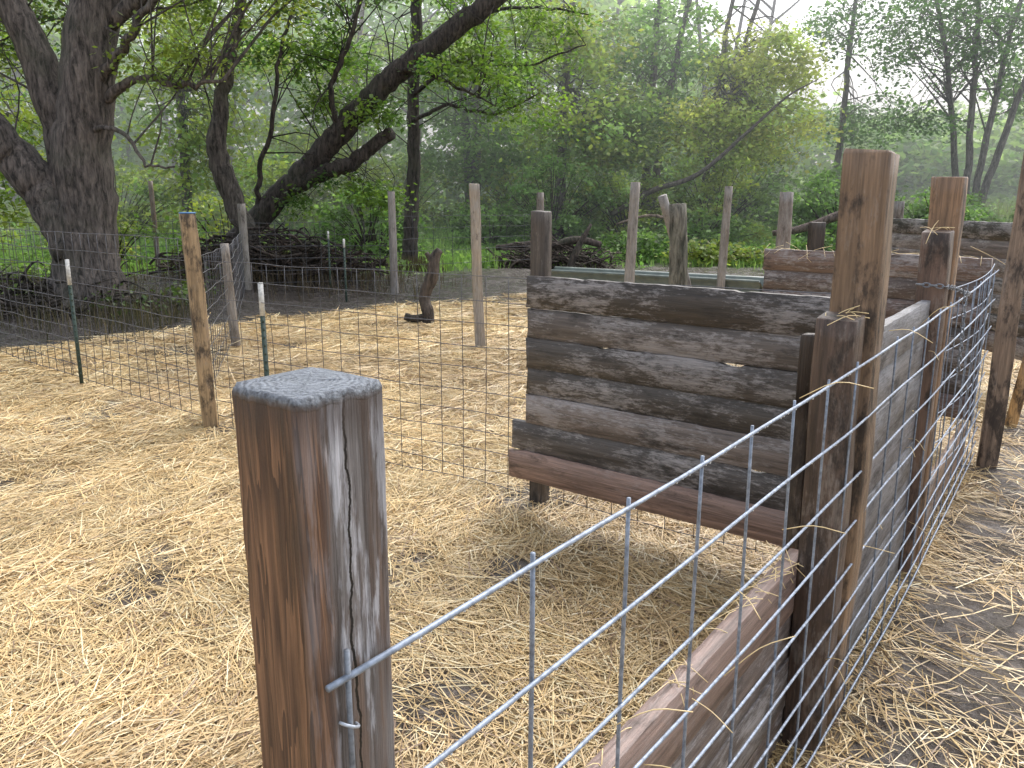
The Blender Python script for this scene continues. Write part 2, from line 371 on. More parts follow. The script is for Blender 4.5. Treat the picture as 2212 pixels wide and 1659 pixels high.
logpost(1.73,8.5,1.58,.095,(.20,.19,.16),'thick trunk-like post with grey bark',lean=(-.02,0),bend=.03,mat=m_bark)
logpost(2.14,8.9,1.66,.055,(.17,.15,.13),'slanting branch leaning against a thick post',lean=(-.55,-.15),bend=.03)
logpost(2.83,11.0,1.80,.058,(.18,.15,.12),'thin round post beside the muddy track',lean=(.05,0))
logpost(3.36,10.1,1.70,.09,(.16,.125,.105),'stout round post beside the plank divider')
logpost(.55,16.0,1.75,.08,(.20,.15,.11),'brown round post near the log pile')
logpost(5.4,11.5,1.62,.08,DK,'dark round post behind boards')
logpost(6.9,11.0,1.82,.08,(.12,.07,.05),'reddish round post behind boards')
logpost(-7.2,16.5,1.9,.05,(.16,.11,.07),'thin brown post among weeds')
mb=MB(); tube(mb,cat([(0,0,-.1),(.03,0,.1),(-.02,.02,.35),(.09,0,.62),(.13,0,.86),(.20,0,.97)],5),[.10,.085,.08,.09,.075,.05],10,(.085,.07,.06),wob=.2)
tube(mb,cat([(-.28,-.05,.10),(-.15,-.03,.06),(.0,0,.08)],4),[.05,.06,.06],8,(.085,.07,.06),wob=.2)
tube(mb,cat([(.12,0,.8),(.02,0,.93)],4),[.05,.03],8,(.085,.07,.06),wob=.2)
tag(mb.build('tree_stump',m_bark,(-1.15,10.7,float(gh(-1.15,10.7))),0,world=False),'dark crooked dead stump standing in straw','tree stump')
def tpost(x,y,h,lean=0):
    mb=MB()
    def bx(x0,x1,y0,y1,z0,z1,c):
        loft(mb,[[(x0,y0,z),(x1,y0,z),(x1,y1,z),(x0,y1,z)] for z in (z0,z1)],c)
    G=(.03,.055,.042); q=.22 if y<9 else .14
    bx(-.016,.016,-.003,.003,-.2,h-q,G); bx(-.003,.003,.0031,.03,-.2,h-q,G)
    for z in np.arange(.1,h-.25,.055): bx(-.006,.006,-.009,-.0031,z,z+.02,G)
    loc=(x,y,float(gh(x,y)))
    o=mb.build('steel_fence_post',m_paint,loc,.5,world=False)
    mb=MB()
    W_=(.52,.52,.50)
    loft(mb,[[(a,b,z) for a,b in ((-.017,-.004),(.017,-.004),(.017,.004),(-.017,.004))] for z in (h-q,h)],W_)
    loft(mb,[[(a,b,z) for a,b in ((-.004,.0041),(.004,.0041),(.004,.031),(-.004,.031))] for z in (h-q,h)],W_)
    c=mb.build('white_tip',m_paint,(0,0,0),0,world=False); c.parent=o
    return tag(o,'green steel fence post with white painted tip','fence post','green steel posts with white tips')
tpost(-1.66,5.32,1.08); tpost(-3.85,7.02,1.12); tpost(-2.66,12.9,1.0); tpost(-6.0,12.0,1.2); tpost(-3.15,14.0,1.0)
# ---------------------------------------------------------------- plank walls
def plankwall(p0,p1,boards,label,mat,th=.034,name='plank_wall',gap=-.002,child=None,wav=1):
    p0=np.array(p0);p1=np.array(p1);L=np.linalg.norm(p1-p0);ang=math.atan2(*(p1-p0)[::-1])
    mb=MB(); mb2=MB()
    for bi,(z0,z1,s0,s1,col) in enumerate(boards):
        n=80; a=s0; b=L+s1; ph=random.random()*20; S=[]
        yo=(.003 if bi%2 else -.003)+random.uniform(-.0015,.0015); tz=random.uniform(-.002,.002)
        for i in range(n+1):
            f=i/n; x=a+(b-a)*f
            nick=.016*max(0,float(vn(x*9,ph+3))-.82)/.18
            lo=z0+wav*(.005*(float(vn(x*2.2,ph))-.5)+.004*(float(vn(x*23,ph))-.5))+tz*f; hi=z1-gap+wav*(.006*(float(vn(x*2.5,ph+9))-.5)+.005*(float(vn(x*25,ph+5))-.5)-nick)+tz*f
            y0=yo-th/2+.002*(float(vn(x*6,ph+7))-.5); y1=yo+th/2; c=.0012
            S.append([(x,y0+c,lo),(x,y1-c,lo),(x,y1,lo+c),(x,y1,hi-c),(x,y1-c,hi),(x,y0+c,hi),(x,y0,hi-c),(x,y0,lo+c)])
        S=np.array(S)
        S[-1,:,0]+=random.uniform(-.008,.008)*np.linspace(-1,1,8); S[0,:,0]+=rng.uniform(-.006,.006,8)
        loft(mb2 if (child and bi in child) else mb,S,col)
    o=mb.build(name,mat,(p0[0],p0[1],0),ang,world=False)
    if child:
        c=mb2.build('reddish_board',mw_red,(0,0,0),0,world=False); c.parent=o
    return tag(o,label,'plank wall','timber plank walls of the pen')
plankwall((.085,4.04),(1.37,3.032),[
 (1.078,1.235,0,0,(.045,.037,.032)),(.925,1.072,0,0,(.115,.10,.093)),(.775,.925,0,0,(.075,.066,.06)),(.63,.775,0,0,(.065,.058,.054)),
 (.48,.63,0,0,(.18,.152,.14)),(.325,.48,-.10,0,(.08,.073,.072)),(.165,.325,-.115,0,(.26,.175,.145))],
 'dark wet plank divider with peeling grey weathering',mw_board,child=(6,))
fd=np.array([.584,.811]); nin=np.array([-.811,.584])
def onf(s,off=0):
    return np.array([-.16,.66])+fd*s+nin*off
plankwall(onf(-.35,.11),onf(1.83,.09),[(.44,.60,0,0,(.27,.195,.17)),(.285,.44,0,0,(.16,.13,.12)),(.13,.285,0,0,(.12,.10,.09)),(-.03,.13,0,0,(.13,.10,.085))],
 'low plank kick wall with wet reddish top board behind wire panel',mw_board,th=.042,child=(0,))
plankwall(onf(2.04,.03),onf(3.20,.03),[(1.06,1.205,0,0,(.15,.145,.15)),(.91,1.06,0,0,(.17,.165,.17)),(.76,.91,0,0,(.12,.115,.115)),(.61,.76,0,0,(.14,.13,.135)),(.46,.61,0,0,(.11,.105,.105)),(.31,.46,0,0,(.12,.11,.11)),(.16,.31,0,0,(.11,.10,.095)),(-.04,.16,0,0,(.10,.09,.08))],
 'full height grey plank wall behind wire panel',mw_graybrd)
plankwall(onf(3.45,.02),onf(5.1,.02),[(.12,.26,0,0,(.24,.16,.11)),(-.03,.12,0,0,(.22,.14,.10))],'low brown base boards under wire panel',mw_board)
plankwall((1.92,6.15),(3.02,5.10),[(1.10,1.25,0,0,(.17,.115,.092)),(.95,1.10,0,0,(.12,.09,.078)),(.80,.95,0,0,(.13,.09,.078)),(.65,.80,0,0,(.08,.068,.062)),(.50,.65,0,0,(.10,.08,.07)),(.35,.50,0,0,(.08,.065,.06)),(.2,.35,0,0,(.12,.08,.07))],
 'reddish brown plank divider with straw on top',mw_board)
plankwall((4.15,9.0),(4.28,6.6),[(1.27,1.42,0,0,(.04,.035,.03)),(1.11,1.27,0,0,(.17,.145,.14)),(.96,1.11,0,0,(.15,.12,.11)),(.80,.96,0,0,(.07,.06,.055)),(.64,.80,0,0,(.10,.085,.08)),(.48,.64,0,0,(.07,.06,.055)),(.3,.48,0,0,(.12,.09,.08))],
 'dark and grey plank wall of the next stall',mw_board)
# ---------------------------------------------------------------- wire panels
GV=(.26,.30,.37)
def panel(p0,p1,zs,step,r,mat,label,col=GV,stub=.012,dz=0,wave=.004,first=0.0,name='wire_fence_panel',sag=0,bulge=0,over=0):
    p0=np.array(p0,float);p1=np.array(p1,float);L=np.linalg.norm(p1-p0);d=(p1-p0)/L;nn=np.array([d[1],-d[0]])
    mb=MB(); n=max(8,int(L/.12)); ph=random.random()*30
    def P(s,z,off=0):
        f=s/L; b=bulge*math.sin(math.pi*min(f,1))+wave*2*(float(vn(s*1.7,z*2+ph))-.5)*min(1,s*3)
        q=p0+d*s+nn*(off+b)
        zz=z+dz*f-sag*math.sin(math.pi*f)+wave*2*(float(vn(s*2.3,z*9+ph+5))-.5)*min(1,s*3)
        return (q[0],q[1],zz)
    for z in zs: tube(mb,[P(L*i/n,z) for i in range(n+1)],r,6,col)
    s=first
    while s<=L:
        tl=random.uniform(-.008,.008)
        tube(mb,[P(s+tl*z,z,-r*1.6) for z in np.linspace(zs[0]+over,zs[-1]-stub,10)],r*.92,6,tuple(np.array(col)*.8)); s+=step*random.uniform(.98,1.02)
    o=mb.build(name,mat,(p0[0],p0[1],0),0,smooth=True)
    return tag(o,label,'wire fence panel','wire mesh panels of the pen fences'),P,L
zs=[1.157,.99,.83,.68,.545,.42,.31,.21,.12,.04]
nout=-nin
a=np.array([-.172,.667]);b=onf(5.05,-.06)
pan,PF,PL=panel(a,b,zs,.243,.0036,m_galv,'galvanised cattle panel wet with rain, stapled to timber posts',dz=.05,first=.33,col=(.28,.325,.40),bulge=.036,over=.012)
mb=MB(); q=a+fd*.026; tube(mb,[(q[0],q[1],z) for z in np.linspace(1.185,.0,10)],.0029,8,(.2,.22,.25))
rod=mb.build('fastening_rod',m_galv,(q[0],q[1],0),0,smooth=True); rod.parent=pan; rod.location=Vector((q[0],q[1],0))-pan.location
mb=MB(); base=np.array([q[0],q[1],1.105]); P=[]
for t in np.linspace(0,1,14):
    an=math.pi*t; P.append(base+np.array([fd[0],fd[1],0])*(-.010*math.cos(an))+np.array([nout[0],nout[1],0])*(.011*math.sin(an)-.004)+np.array([0,0,.006*math.cos(an)]))
tube(mb,P,.0017,6,(.42,.46,.52)); st=mb.build('staple',m_galv,tuple(base),0,smooth=True); st.parent=fpost
st.matrix_parent_inverse=(Matrix.Translation(fpost.location)@fpost.rotation_euler.to_matrix().to_4x4()).inverted()
mb=MB()
for z in zs[:5]:
    s=.05
    while s<4.6:
        s+=random.uniform(.012,.09)*(1 if z>1 else 2.2)
        p=np.array(PF(s,z)); r=random.uniform(.0013,.0024); p[2]-=.0036+r*.5
        tube(mb,[p+np.array([0,0,r*1.3]),p+np.array([0,0,r*.6]),p-np.array([0,0,r*.3]),p-np.array([0,0,r])],[r*.3,r*.95,r*.9,r*.25],6,(.75,.8,.85))
struct(tag(mb.build('rain_drops',simple('water_bead',.08,0,.6,20,.05),tuple(a)+(0,),0,smooth=True),'small rain drops clinging under the wire','rain drops'),'stuff')
zw=[1.2,1.07,.94,.81,.68,.55,.43,.32,.21,.1,.02]
W2=(.10,.10,.11)
panel((-2.12,5.60),(.12,4.22),zw,.155,.0023,m_rust,'woven wire fence sagging between posts across the straw',col=W2,wave=.010)
panel((.16,4.20),(1.30,3.22),zw[:1]+zw[4:],.155,.0022,m_rust,'woven wire behind the plank divider',col=W2,wave=.01,dz=.04)
z3=[1.34,1.19,1.05,.91,.77,.64,.51,.39,.28,.17,.06]
panel((-2.26,5.70),(-4.0,7.16),z3,.16,.0028,m_rust,'woven wire fence above straw beside dark brush',col=W2,wave=.009)
panel((-4.0,7.16),(-8.2,10.7),z3,.16,.0034,m_rust,'woven wire fence above straw beside dark brush',col=W2,wave=.010)
panel((-2.28,5.74),(-3.12,8.85),[1.2,1.05,.9,.75,.6,.45,.3,.15],.2,.0028,m_rust,'wire mesh running back to a short round post',col=W2,wave=.01,dz=-.08)
panel((-3.12,9.0),(-4.5,13.6),[1.12,.97,.82,.67,.52,.37,.2],.25,.0038,m_rust,'wire mesh fence along the mud edge',col=W2,wave=.01)
panel((-4.5,13.7),(-2.1,14.2),[1.25,1.05,.85,.65,.45,.25],.25,.0045,m_rust,'wire mesh fence at the back of the pen',col=W2,wave=.015)
panel((-9.5,11.2),(-4.6,13.6),[1.3,1.1,.9,.7,.5,.3],.25,.0045,m_rust,'wire mesh fence at the back of the pen',col=W2,wave=.015)
panel((-2.07,14.15),(.5,15.9),[1.35,1.15,.95,.75,.5],.4,.0038,m_rust,'thin wire mesh before the muddy track',col=W2,wave=.015)
panel((1.75,3.44),(2.92,4.9),[1.2,1.05,.9,.75,.6,.45,.3],.2,.0026,m_galv,'second wire gate panel behind the first',col=GV,bulge=.07,first=.1,dz=.03)
# ---------------------------------------------------------------- chain
def chain(P,label):
    P=cat(P,12); seg=np.linalg.norm(np.diff(P,axis=0),axis=1); cum=np.concatenate([[0],np.cumsum(seg)])
    mb=MB(); pitch=.024; k=0
    for s in np.arange(0,cum[-1],pitch):
        c=np.array([np.interp(s,cum,P[:,i]) for i in range(3)]); e=np.array([np.interp(min(s+.01,cum[-1]),cum,P[:,i]) for i in range(3)])
        t=e-c; 
        if np.linalg.norm(t)<1e-6: continue
        t/=np.linalg.norm(t); u=np.cross(t,[.3,.2,.93]); u/=np.linalg.norm(u); v=np.cross(t,u)
        if k%2: u,v=v,u
        k+=1
        ring=[c+t*(.016*math.cos(a))+u*(.009*math.sin(a)) for a in np.linspace(0,2*math.pi,13)]
        tube(mb,ring,.0024,5,(.22,.24,.27))
    return tag(mb.build('gate_chain',m_galv,tuple(P[0]),0,smooth=True),label,'chain')
chain([(1.66,3.28,1.27),(1.74,3.24,1.265),(1.83,3.33,1.25),(1.93,3.43,1.22),(2.02,3.55,1.20)],'steel chain looped around post and panel top')
chain([(1.90,3.37,1.23),(1.905,3.37,1.1),(1.91,3.37,.98),(1.92,3.39,.88)],'steel chain end hanging down the wire panel')
mb=MB()
def loose(p,L,c,flat=False):
    a=random.uniform(0,6.3); e=random.uniform(-.5,.25)*(0.2 if flat else 1); d=np.array([math.cos(a)*math.cos(e),math.sin(a)*math.cos(e),math.sin(e)])
    m=np.array(p); tube(mb,cat([m-d*L/2+np.array([0,0,-.02*random.random()]),m,m+d*L/2+np.array([0,0,-.04*random.random()])],3),.0012,4,c)
for i in range(75):
    s=random.uniform(.3,3.3); 
    if i<38: q=onf(random.uniform(.3,1.75),.10+random.uniform(-.02,.02)); z=.608
    elif i<62: q=onf(s,-.055); z=random.choice(zs[:-2])+.004+.07*s/5
    else: q=random.choice([(.885,2.14),(1.735,3.33)]); q=np.array(q)+np.array([random.uniform(-.04,.04),random.uniform(-.04,.04)]); z=1.305 if q[0]<1.3 else 1.495
    loose((q[0],q[1],z),random.uniform(.05,.17),(.78,.60,.31))
for s_ in np.linspace(0,1.0,25):
    loose((1.92+1.1*s_,6.15-1.05*s_,1.258),random.uniform(.1,.3),(.78,.60,.31))
struct(tag(mb.build('caught_straw',m_straw),'stray straw stalks caught on boards and wires','straw'),'stuff')
# ---------------------------------------------------------------- trough
mb=MB(); p0=np.array([.55,12.9]);p1=np.array([3.45,11.0]);L=np.linalg.norm(p1-p0);ang=math.atan2(*(p1-p0)[::-1])
prof=[(-.25,.14),(-.27,.2),(-.25,.26),(-.27,.32),(-.25,.38),(-.28,.44),(-.30,.46),(-.28,.475),(-.24,.46),(-.22,.2),(.22,.2),(.24,.46),(.28,.475),(.30,.46),(.28,.44),(.25,.38),(.27,.32),(.25,.26),(.27,.2),(.25,.14)]
loft(mb,[[(x,a,b*1.25-.02) for a,b in prof] for x in np.linspace(0,L,12)],(.12,.145,.13))
for x in (.3,L/2,L-.3): loft(mb,[[(x+a,b,z) for a,b in ((-.05,-.2),(.05,-.2),(.05,.2),(-.05,.2))] for z in (-.1,.154)],(.10,.12,.11))
tag(mb.build('feed_trough',m_steel,(p0[0],p0[1],0),ang,world=False),'long low grey green steel feed trough on mud','trough')
# ---------------------------------------------------------------- leaves
def leaves(P,size,col,mb,flat=.55):
    n=len(P); a=rng.uniform(0,2*math.pi,n); e=rng.normal(-.25,.45,n)
    d=np.stack([np.cos(a)*np.cos(e),np.sin(a)*np.cos(e),np.sin(e)],-1)
    nrm=rng.normal(0,flat,(n,3))+np.array([0,0,1.]); s=np.cross(d,nrm); s/=np.linalg.norm(s,axis=1)[:,None]+1e-6
    L=(size*rng.uniform(.6,1.35,n))[:,None]; W=L*rng.uniform(.24,.38,n)[:,None]
    V=np.stack([P,P+d*L*.45+s*W,P+d*L,P+d*L*.45-s*W],1).reshape(-1,3)
    o=np.arange(n)[:,None]*4+np.arange(4)
    mb.add(V,o,None,np.repeat(col,4,0))
def ball(n):
    v=rng.normal(size=(n,3)); v/=np.linalg.norm(v,axis=1)[:,None]; return v*(rng.random(n)**.4)[:,None]
def clumps(mb,centers,cr,lpc,size,ca,cb,bright=(.6,1.25)):
    n=len(centers); t=rng.random(n)**1.1; br=rng.uniform(*bright,n)
    cc=(np.array(ca)*(1-t[:,None])+np.array(cb)*t[:,None])*br[:,None]
    k=np.maximum(5,(lpc*rng.uniform(.4,1.5,n)).astype(int)); idx=np.repeat(np.arange(n),k)
    off=rng.normal(size=(len(idx),3))*np.array([1,1,.5])*cr*rng.uniform(.6,1.3,len(idx))[:,None]*.62
    off[:,2]-=.25*np.linalg.norm(off[:,:2],axis=1)
    P=centers[idx]+off
    c=cc[idx]*rng.uniform(.7,1.3,len(idx))[:,None]
    leaves(P,size,c,mb)
def tree(base,stems,blobs,leaf,lpc,cr,ca,cb,label,bark=(.06,.048,.04),twig=.02,sides=12,name='broadleaf_tree',bright=(.6,1.25),group=None,twn=2,wob=.13):
    bz=float(gh(base[0],base[1])); root=empty(name,(base[0],base[1],bz))
    mb=MB(); pts=[]
    for P,R in stems:
        C_=cat(P,7); C_[1:-1]+=rng.normal(0,.012,(len(C_)-2,3))*1.5
        tube(mb,C_,R,sides,bark,wob=wob); pts.append(C_[len(C_)//3:])
    pts=np.concatenate(pts); cs=[]
    for (c,r,n) in blobs:
        cs.append(np.array(c)+ball(n)*np.array(r))
    cs=np.concatenate(cs)
    for c in cs:
        cand=pts[rng.integers(0,len(pts),7)]; dd=np.linalg.norm(cand-c,axis=1)+np.maximum(0,cand[:,2]-c[2])*.7; p=cand[dd.argmin()]
        L=np.linalg.norm(c-p)
        if L>4.0*max(1,twig/.02): continue
        m1=p*.62+c*.38+np.array([0,0,.10*L])+rng.normal(0,.07*L,3); m2=p*.25+c*.75+np.array([0,0,.08*L])+rng.normal(0,.06*L,3)
        tube(mb,cat([p,m1,m2,c],3),[twig*(.5+.4*L),twig*.6,twig*.35],5,tuple(np.array(bark)*.8),cap=False)
        for q in range(twn):
            e=c+rng.normal(0,cr*.8,3); tube(mb,[m2,(m2+e)/2+rng.normal(0,.05,3),e],[twig*.4,twig*.2],4,tuple(np.array(bark)*.8),cap=False)
    t=mb.build('trunk',m_bark,(base[0],base[1],bz),0,parent=root,smooth=True)
    mb=MB(); clumps(mb,cs,cr,lpc,leaf,ca,cb,bright); mb.build('crown',m_leaf,(base[0],base[1],bz),0,parent=root)
    return tag(root,label,'tree',group)
DG=(.065,.135,.045); MG=(.13,.235,.065); YG=(.32,.35,.085); LG=(.23,.345,.13)
tree((-6.35,12),[
 ([(-6.3,12,-.1),(-6.28,12,.6),(-6.22,12,1.65),(-6.02,12,3.1),(-5.75,12.1,4.4),(-5.3,12.3,6.5),(-4.9,12.5,8.5)],[.66,.46,.42,.36,.33,.22,.12]),
 ([(-6.45,12.2,1.3),(-6.5,12.2,2.5),(-6.8,12.2,3.7),(-7.1,12.2,4.6),(-7.5,12.2,7)],[.34,.27,.23,.20,.12]),
 ([(-6.35,11.9,.9),(-6.65,11.9,1.6),(-7.0,11.85,2.1),(-7.5,11.8,2.8),(-8.5,11.7,4.0),(-9,11.6,6)],[.36,.32,.29,.26,.22,.12]),
 ([(-5.75,11.9,3.0),(-5.1,11.7,3.25),(-4.5,11.6,3.15),(-3.9,11.5,3.2)],[.08,.055,.04,.02]),
 ([(-5.75,11.9,3.2),(-5.2,11.6,3.7),(-4.6,11.4,4.3),(-3.8,11.2,5.0)],[.09,.06,.045,.03]),
 ([(-5.9,11.8,2.6),(-5.3,11.4,2.5),(-4.9,11.2,2.1),(-4.5,11.1,2.05)],[.04,.03,.02,.012]),
 ([(-5.6,12,4.0),(-4.4,12.2,4.9),(-3,12.4,5.4),(-1.5,12.5,5.6)],[.12,.09,.06,.03])],
 [((-7.8,13.0,4.4),(1.9,.8,1.2),52),((-4.4,12.2,4.8),(2.2,1.2,.8),50),((-8.6,12.6,3.3),(.9,.8,.9),12),((-4.6,11.8,3.7),(1.0,.7,.5),8),((-1.8,12.4,5.25),(1.8,1.2,.6),28),((-6,12,6.8),(3,2.5,1.5),22)],
 .085,80,.32,DG,(.25,.30,.06),'large dark multi-stemmed tree with spreading limbs',bark=(.115,.10,.092),twig=.013)
tree((-4.85,15.2),[([(-4.95,15.2,0),(-4.9,15.2,.9),(-5.25,15.2,1.9),(-5.35,15.2,2.7),(-5.2,15.3,3.5),(-4.8,15.3,5),(-4.6,15.3,6.5)],[.2,.17,.20,.17,.12,.09,.05])],
 [((-4.8,15.4,4.5),(1.5,1.0,1.0),22),((-5,15.2,6),(2,1.6,1),14)],.09,75,.35,MG,YG,'crooked knotted tree trunk with sparse yellowing leaves',bark=(.10,.088,.08),twig=.012)
tree((-5.6,16),[
 ([(-5.8,15.7,.15),(-5.2,15.8,.95),(-4.5,15.9,1.68),(-3.95,16,2.2),(-3.4,16,2.75),(-2.75,16,3.4),(-2.14,16,3.98),(-1.2,16,4.62),(-.3,16,5.25),(.8,16,6.0)],[.25,.23,.22,.22,.215,.205,.195,.18,.14]),
 ([(-4.3,15.9,1.85),(-3.74,15.85,2.05),(-3.1,15.8,2.28),(-2.7,15.8,2.55),(-2.26,15.8,2.85)],[.15,.15,.14,.125,.12]),
 ([(-4.9,15.8,1.3),(-4.75,15.7,2.2),(-4.4,15.6,3.2),(-4.2,15.6,4.3),(-3.7,15.6,5.5)],[.055,.045,.035,.025]),
 ([(-3.3,15.9,2.9),(-3.35,15.8,3.7),(-2.9,15.7,4.6),(-2.6,15.6,5.6)],[.06,.05,.04,.03]),
 ([(-2.2,15.9,4.0),(-1.6,15.7,3.9),(-.9,15.6,3.6),(-.3,15.5,3.3)],[.05,.04,.025,.012])],
 [((-4.0,16.3,4.6),(1.2,.6,.9),28),((-3.6,16.4,3.5),(.6,.4,.5),9),((-3.0,15.7,1.95),(.6,.4,.22),7),((-2.5,15.7,3.3),(.5,.3,.25),6),((-2.6,15.7,1.75),(.45,.4,.3),8),((-.7,15.7,3.95),(1.1,.8,.45),20),((-2.2,15.8,5.7),(2.5,1,.5),34),((-4.2,15.5,1.6),(.5,.4,.25),4)],
 .10,75,.33,(.075,.15,.045),(.20,.29,.06),'thick dark trunk leaning diagonally with a broken limb',bark=(.06,.05,.046),twig=.012,name='leaning_tree',wob=.09)
tree((-2.35,19.5),[([(-2.45,19.5,-.1),(-2.4,19.5,1.2),(-2.3,19.5,2.6),(-2.25,19.5,4.2),(-2.1,19.5,6.5),(-2,19.5,8.5)],[.2,.16,.14,.12,.09]),
 ([(-2.3,19.4,3.4),(-1.4,19,3.7),(-.4,18.8,3.5),(.6,18.6,3.9)],[.05,.04,.03,.015]),([(-2.25,19.4,4.0),(-1.2,19,4.6),(.2,18.8,4.5),(1.6,18.6,4.9)],[.06,.045,.03,.015]),
 ([(-2.2,19.4,4.8),(-1.0,19,5.5),(.4,18.8,5.7),(1.7,18.6,5.5)],[.06,.045,.03,.015])],
 [((-.3,18.8,5.0),(2.2,1.0,.9),52),((.2,18.8,3.7),(1.3,.8,.6),20),((-3.6,19.9,4.6),(1.0,.5,1.0),12),((-1,19,6.4),(3,1.4,.8),22)],
 .10,75,.36,MG,(.23,.32,.065),'slim upright tree with thin horizontal leafy branches',bark=(.07,.06,.055),twig=.010,name='slender_tree')
def bgtree(x,y,h,lean,r,blobs,ca,cb,label,leaf=.18,lpc=95,cr=.66,nst=1,spread=.0,bark=(.15,.14,.13),tw=.020,bright=(.7,1.4)):
    st=[]
    for i in range(nst):
        a=spread*(i-(nst-1)/2)+lean
        st.append(([(x+.12*i,y,-.1),(x+.15*i+a*.15*h,y,h*.25),(x+.15*i+a*.42*h,y,h*.55),(x+.15*i+a*.75*h,y,h*.8),(x+.15*i+a*h,y,h)],[r,r*.8,r*.6,r*.4,r*.15]))
    return tree((x,y),st,blobs,leaf,lpc,cr,ca,cb,label,bark=bark,twig=tw,sides=8,bright=bright,group='trees at the wood edge',twn=0)
bgtree(1.5,27,12,.06,.2,[((1.0,27,6.6),(3.0,2,1.5),52),((2.6,26.5,4.0),(2.4,1.4,1.4),58)],LG,YG,'tall hazy tree with sparse pale leaves')
bgtree(4.8,30,12,.10,.18,[((5,30,6.9),(2.4,2,1.7),50),((4.0,29,4.2),(2.2,1.5,1.5),56)],MG,LG,'dark green tree in the misty wood edge',nst=2,spread=.12)
bgtree(6.6,29,12,.16,.14,[((8.2,28,5.8),(2.2,1.6,1.5),64),((7.4,27,3.6),(2.8,1.2,1.5),90)],(.27,.36,.11),(.48,.47,.15),'yellowing tree with bright leaf sprays',nst=2,spread=.1,leaf=.16)
bgtree(11.7,30,12,.02,.15,[((11.6,30,7.8),(1.8,1.6,1.2),20),((12.6,30,4.6),(1.6,1.2,1.2),22)],DG,MG,'slim dark tree before pale sky',nst=1,leaf=.15)
bgtree(15.0,27.5,11,.03,.14,[((14.6,27.5,6.8),(3.4,2,1.8),104),((13.2,27,4.2),(1.0,1,.7),12)],DG,MG,'multi-stemmed tree with fine dark foliage against sky',nst=4,spread=.17,leaf=.135)
bgtree(19.5,31,11,.03,.15,[((19,31,6.5),(2.4,2,2.2),34)],DG,LG,'leafy tree at the meadow edge',nst=2,spread=.15)
bgtree(-1.5,31,13,-.03,.2,[((-2,31,6.4),(3.2,2,1.9),60),((-1,30,3.6),(2.6,1.5,1.2),50)],MG,LG,'tall green tree in the wood',nst=2,spread=.1)
bgtree(-9.5,24,12,.04,.17,[((-9,24,5.6),(3.0,2,1.6),46),((-8.5,23.5,3.2),(2.4,1.2,1.2),36)],LG,YG,'tree with yellow green leaves in the wood',leaf=.16)
bgtree(-13,20,11,.03,.17,[((-12.6,20,5.0),(3,2,1.9),44),((-12,19,2.6),(2,1.2,1.4),44)],MG,YG,'leafy tree beyond the wire fence',leaf=.14)
bgtree(-5.8,29,12,.12,.13,[((-5,29,6.2),(3.2,2,1.7),46),((-6,28,3.4),(2.4,1.4,1.0),30)],LG,YG,'slanting pale trunk tree in the wood',bark=(.28,.26,.24))
mb=MB(); tube(mb,cat([(3.0,25,1.2),(4.2,25,1.9),(5.6,25,2.4),(7.0,25,3.6),(8.1,25,4.6),(9.0,25,5.1)],7),[.09,.08,.06,.035,.012],8,(.09,.08,.07),wob=.1)
tag(mb.build('fallen_branch',m_bark,(3.0,25,1.2),0,smooth=True),'long thin arching dead limb above undergrowth','branch')
def flog(P,R,col,label,name='fallen_log'):
    mb=MB(); tube(mb,cat(P,5),R,10,col,wob=.25); return tag(mb.build(name,m_bark,P[0],0,smooth=False),label,'log','logs lying on the grass')
flog([(-.4,20.6,.45),(.6,20.4,.55),(1.6,20.3,.45)],[.07,.09,.06],(.07,.055,.048),'dark wet fallen log on the brush pile')
flog([(.7,20.0,.4),(1.5,20.1,.68),(2.2,20.4,.55)],[.06,.09,.09],(.08,.062,.055),'dark wet fallen log on the brush pile')
flog([(1.05,16.5,-.1),(1.3,16.5,.6),(1.6,16.6,1.15)],[.05,.07,.03],(.08,.065,.055),'upright broken branch leaning on the pile')
flog([(6.7,21,.80),(7.4,20.9,.92),(8.2,20.6,1.25),(8.6,20.5,1.35)],[.07,.09,.11,.12],(.13,.10,.085),'broken brown log lying in undergrowth')
flog([(7.6,19,.40),(8.2,18.8,.58),(8.8,18.7,.35)],[.05,.065,.05],(.15,.12,.105),'short pale log lying in undergrowth')
flog([(2.8,22,1.0),(3.6,22,1.22),(4.2,22,1.15)],[.03,.04,.05],(.22,.17,.13),'pale broken branch in undergrowth')
def brush(cx,cy,rx,ry,rz,n,col,label):
    mb=MB(); z0=float(gh(cx,cy))
    for i in range(n):
        p=ball(1)[0]*np.array([rx,ry,rz]); p[2]=abs(p[2])*(1-.6*abs(p[0])/rx)
        a=random.uniform(0,6.3); L=random.uniform(.3,1.1); d=np.array([math.cos(a),math.sin(a)*.5,random.uniform(-.4,.5)])*L/2
        m=np.array([cx,cy,z0])+p; k_=random.uniform(.4,1.5)
        tube(mb,cat([m-d,m+rng.normal(0,.08,3),m+d+rng.normal(0,.10,3)],3),[.020*k_,.016*k_,.005],5,tuple(np.array(col)*random.uniform(.5,1.8)),wob=.2,cap=False)
    struct(tag(mb.build('brush_pile',m_bark,(cx,cy,z0),0,smooth=True),label,'brush pile'),'stuff')
brush(1.0,20.2,1.8,.7,.75,420,(.085,.068,.058),'tangled pile of dark dead branches on the grass')
brush(-4.4,14.8,2.2,.8,.75,480,(.060,.047,.040),'tangled dark brush around the base of the fallen trunk')
brush(-7.4,11.6,2.4,.9,.45,340,(.05,.042,.036),'dark twigs and roots below the large tree')
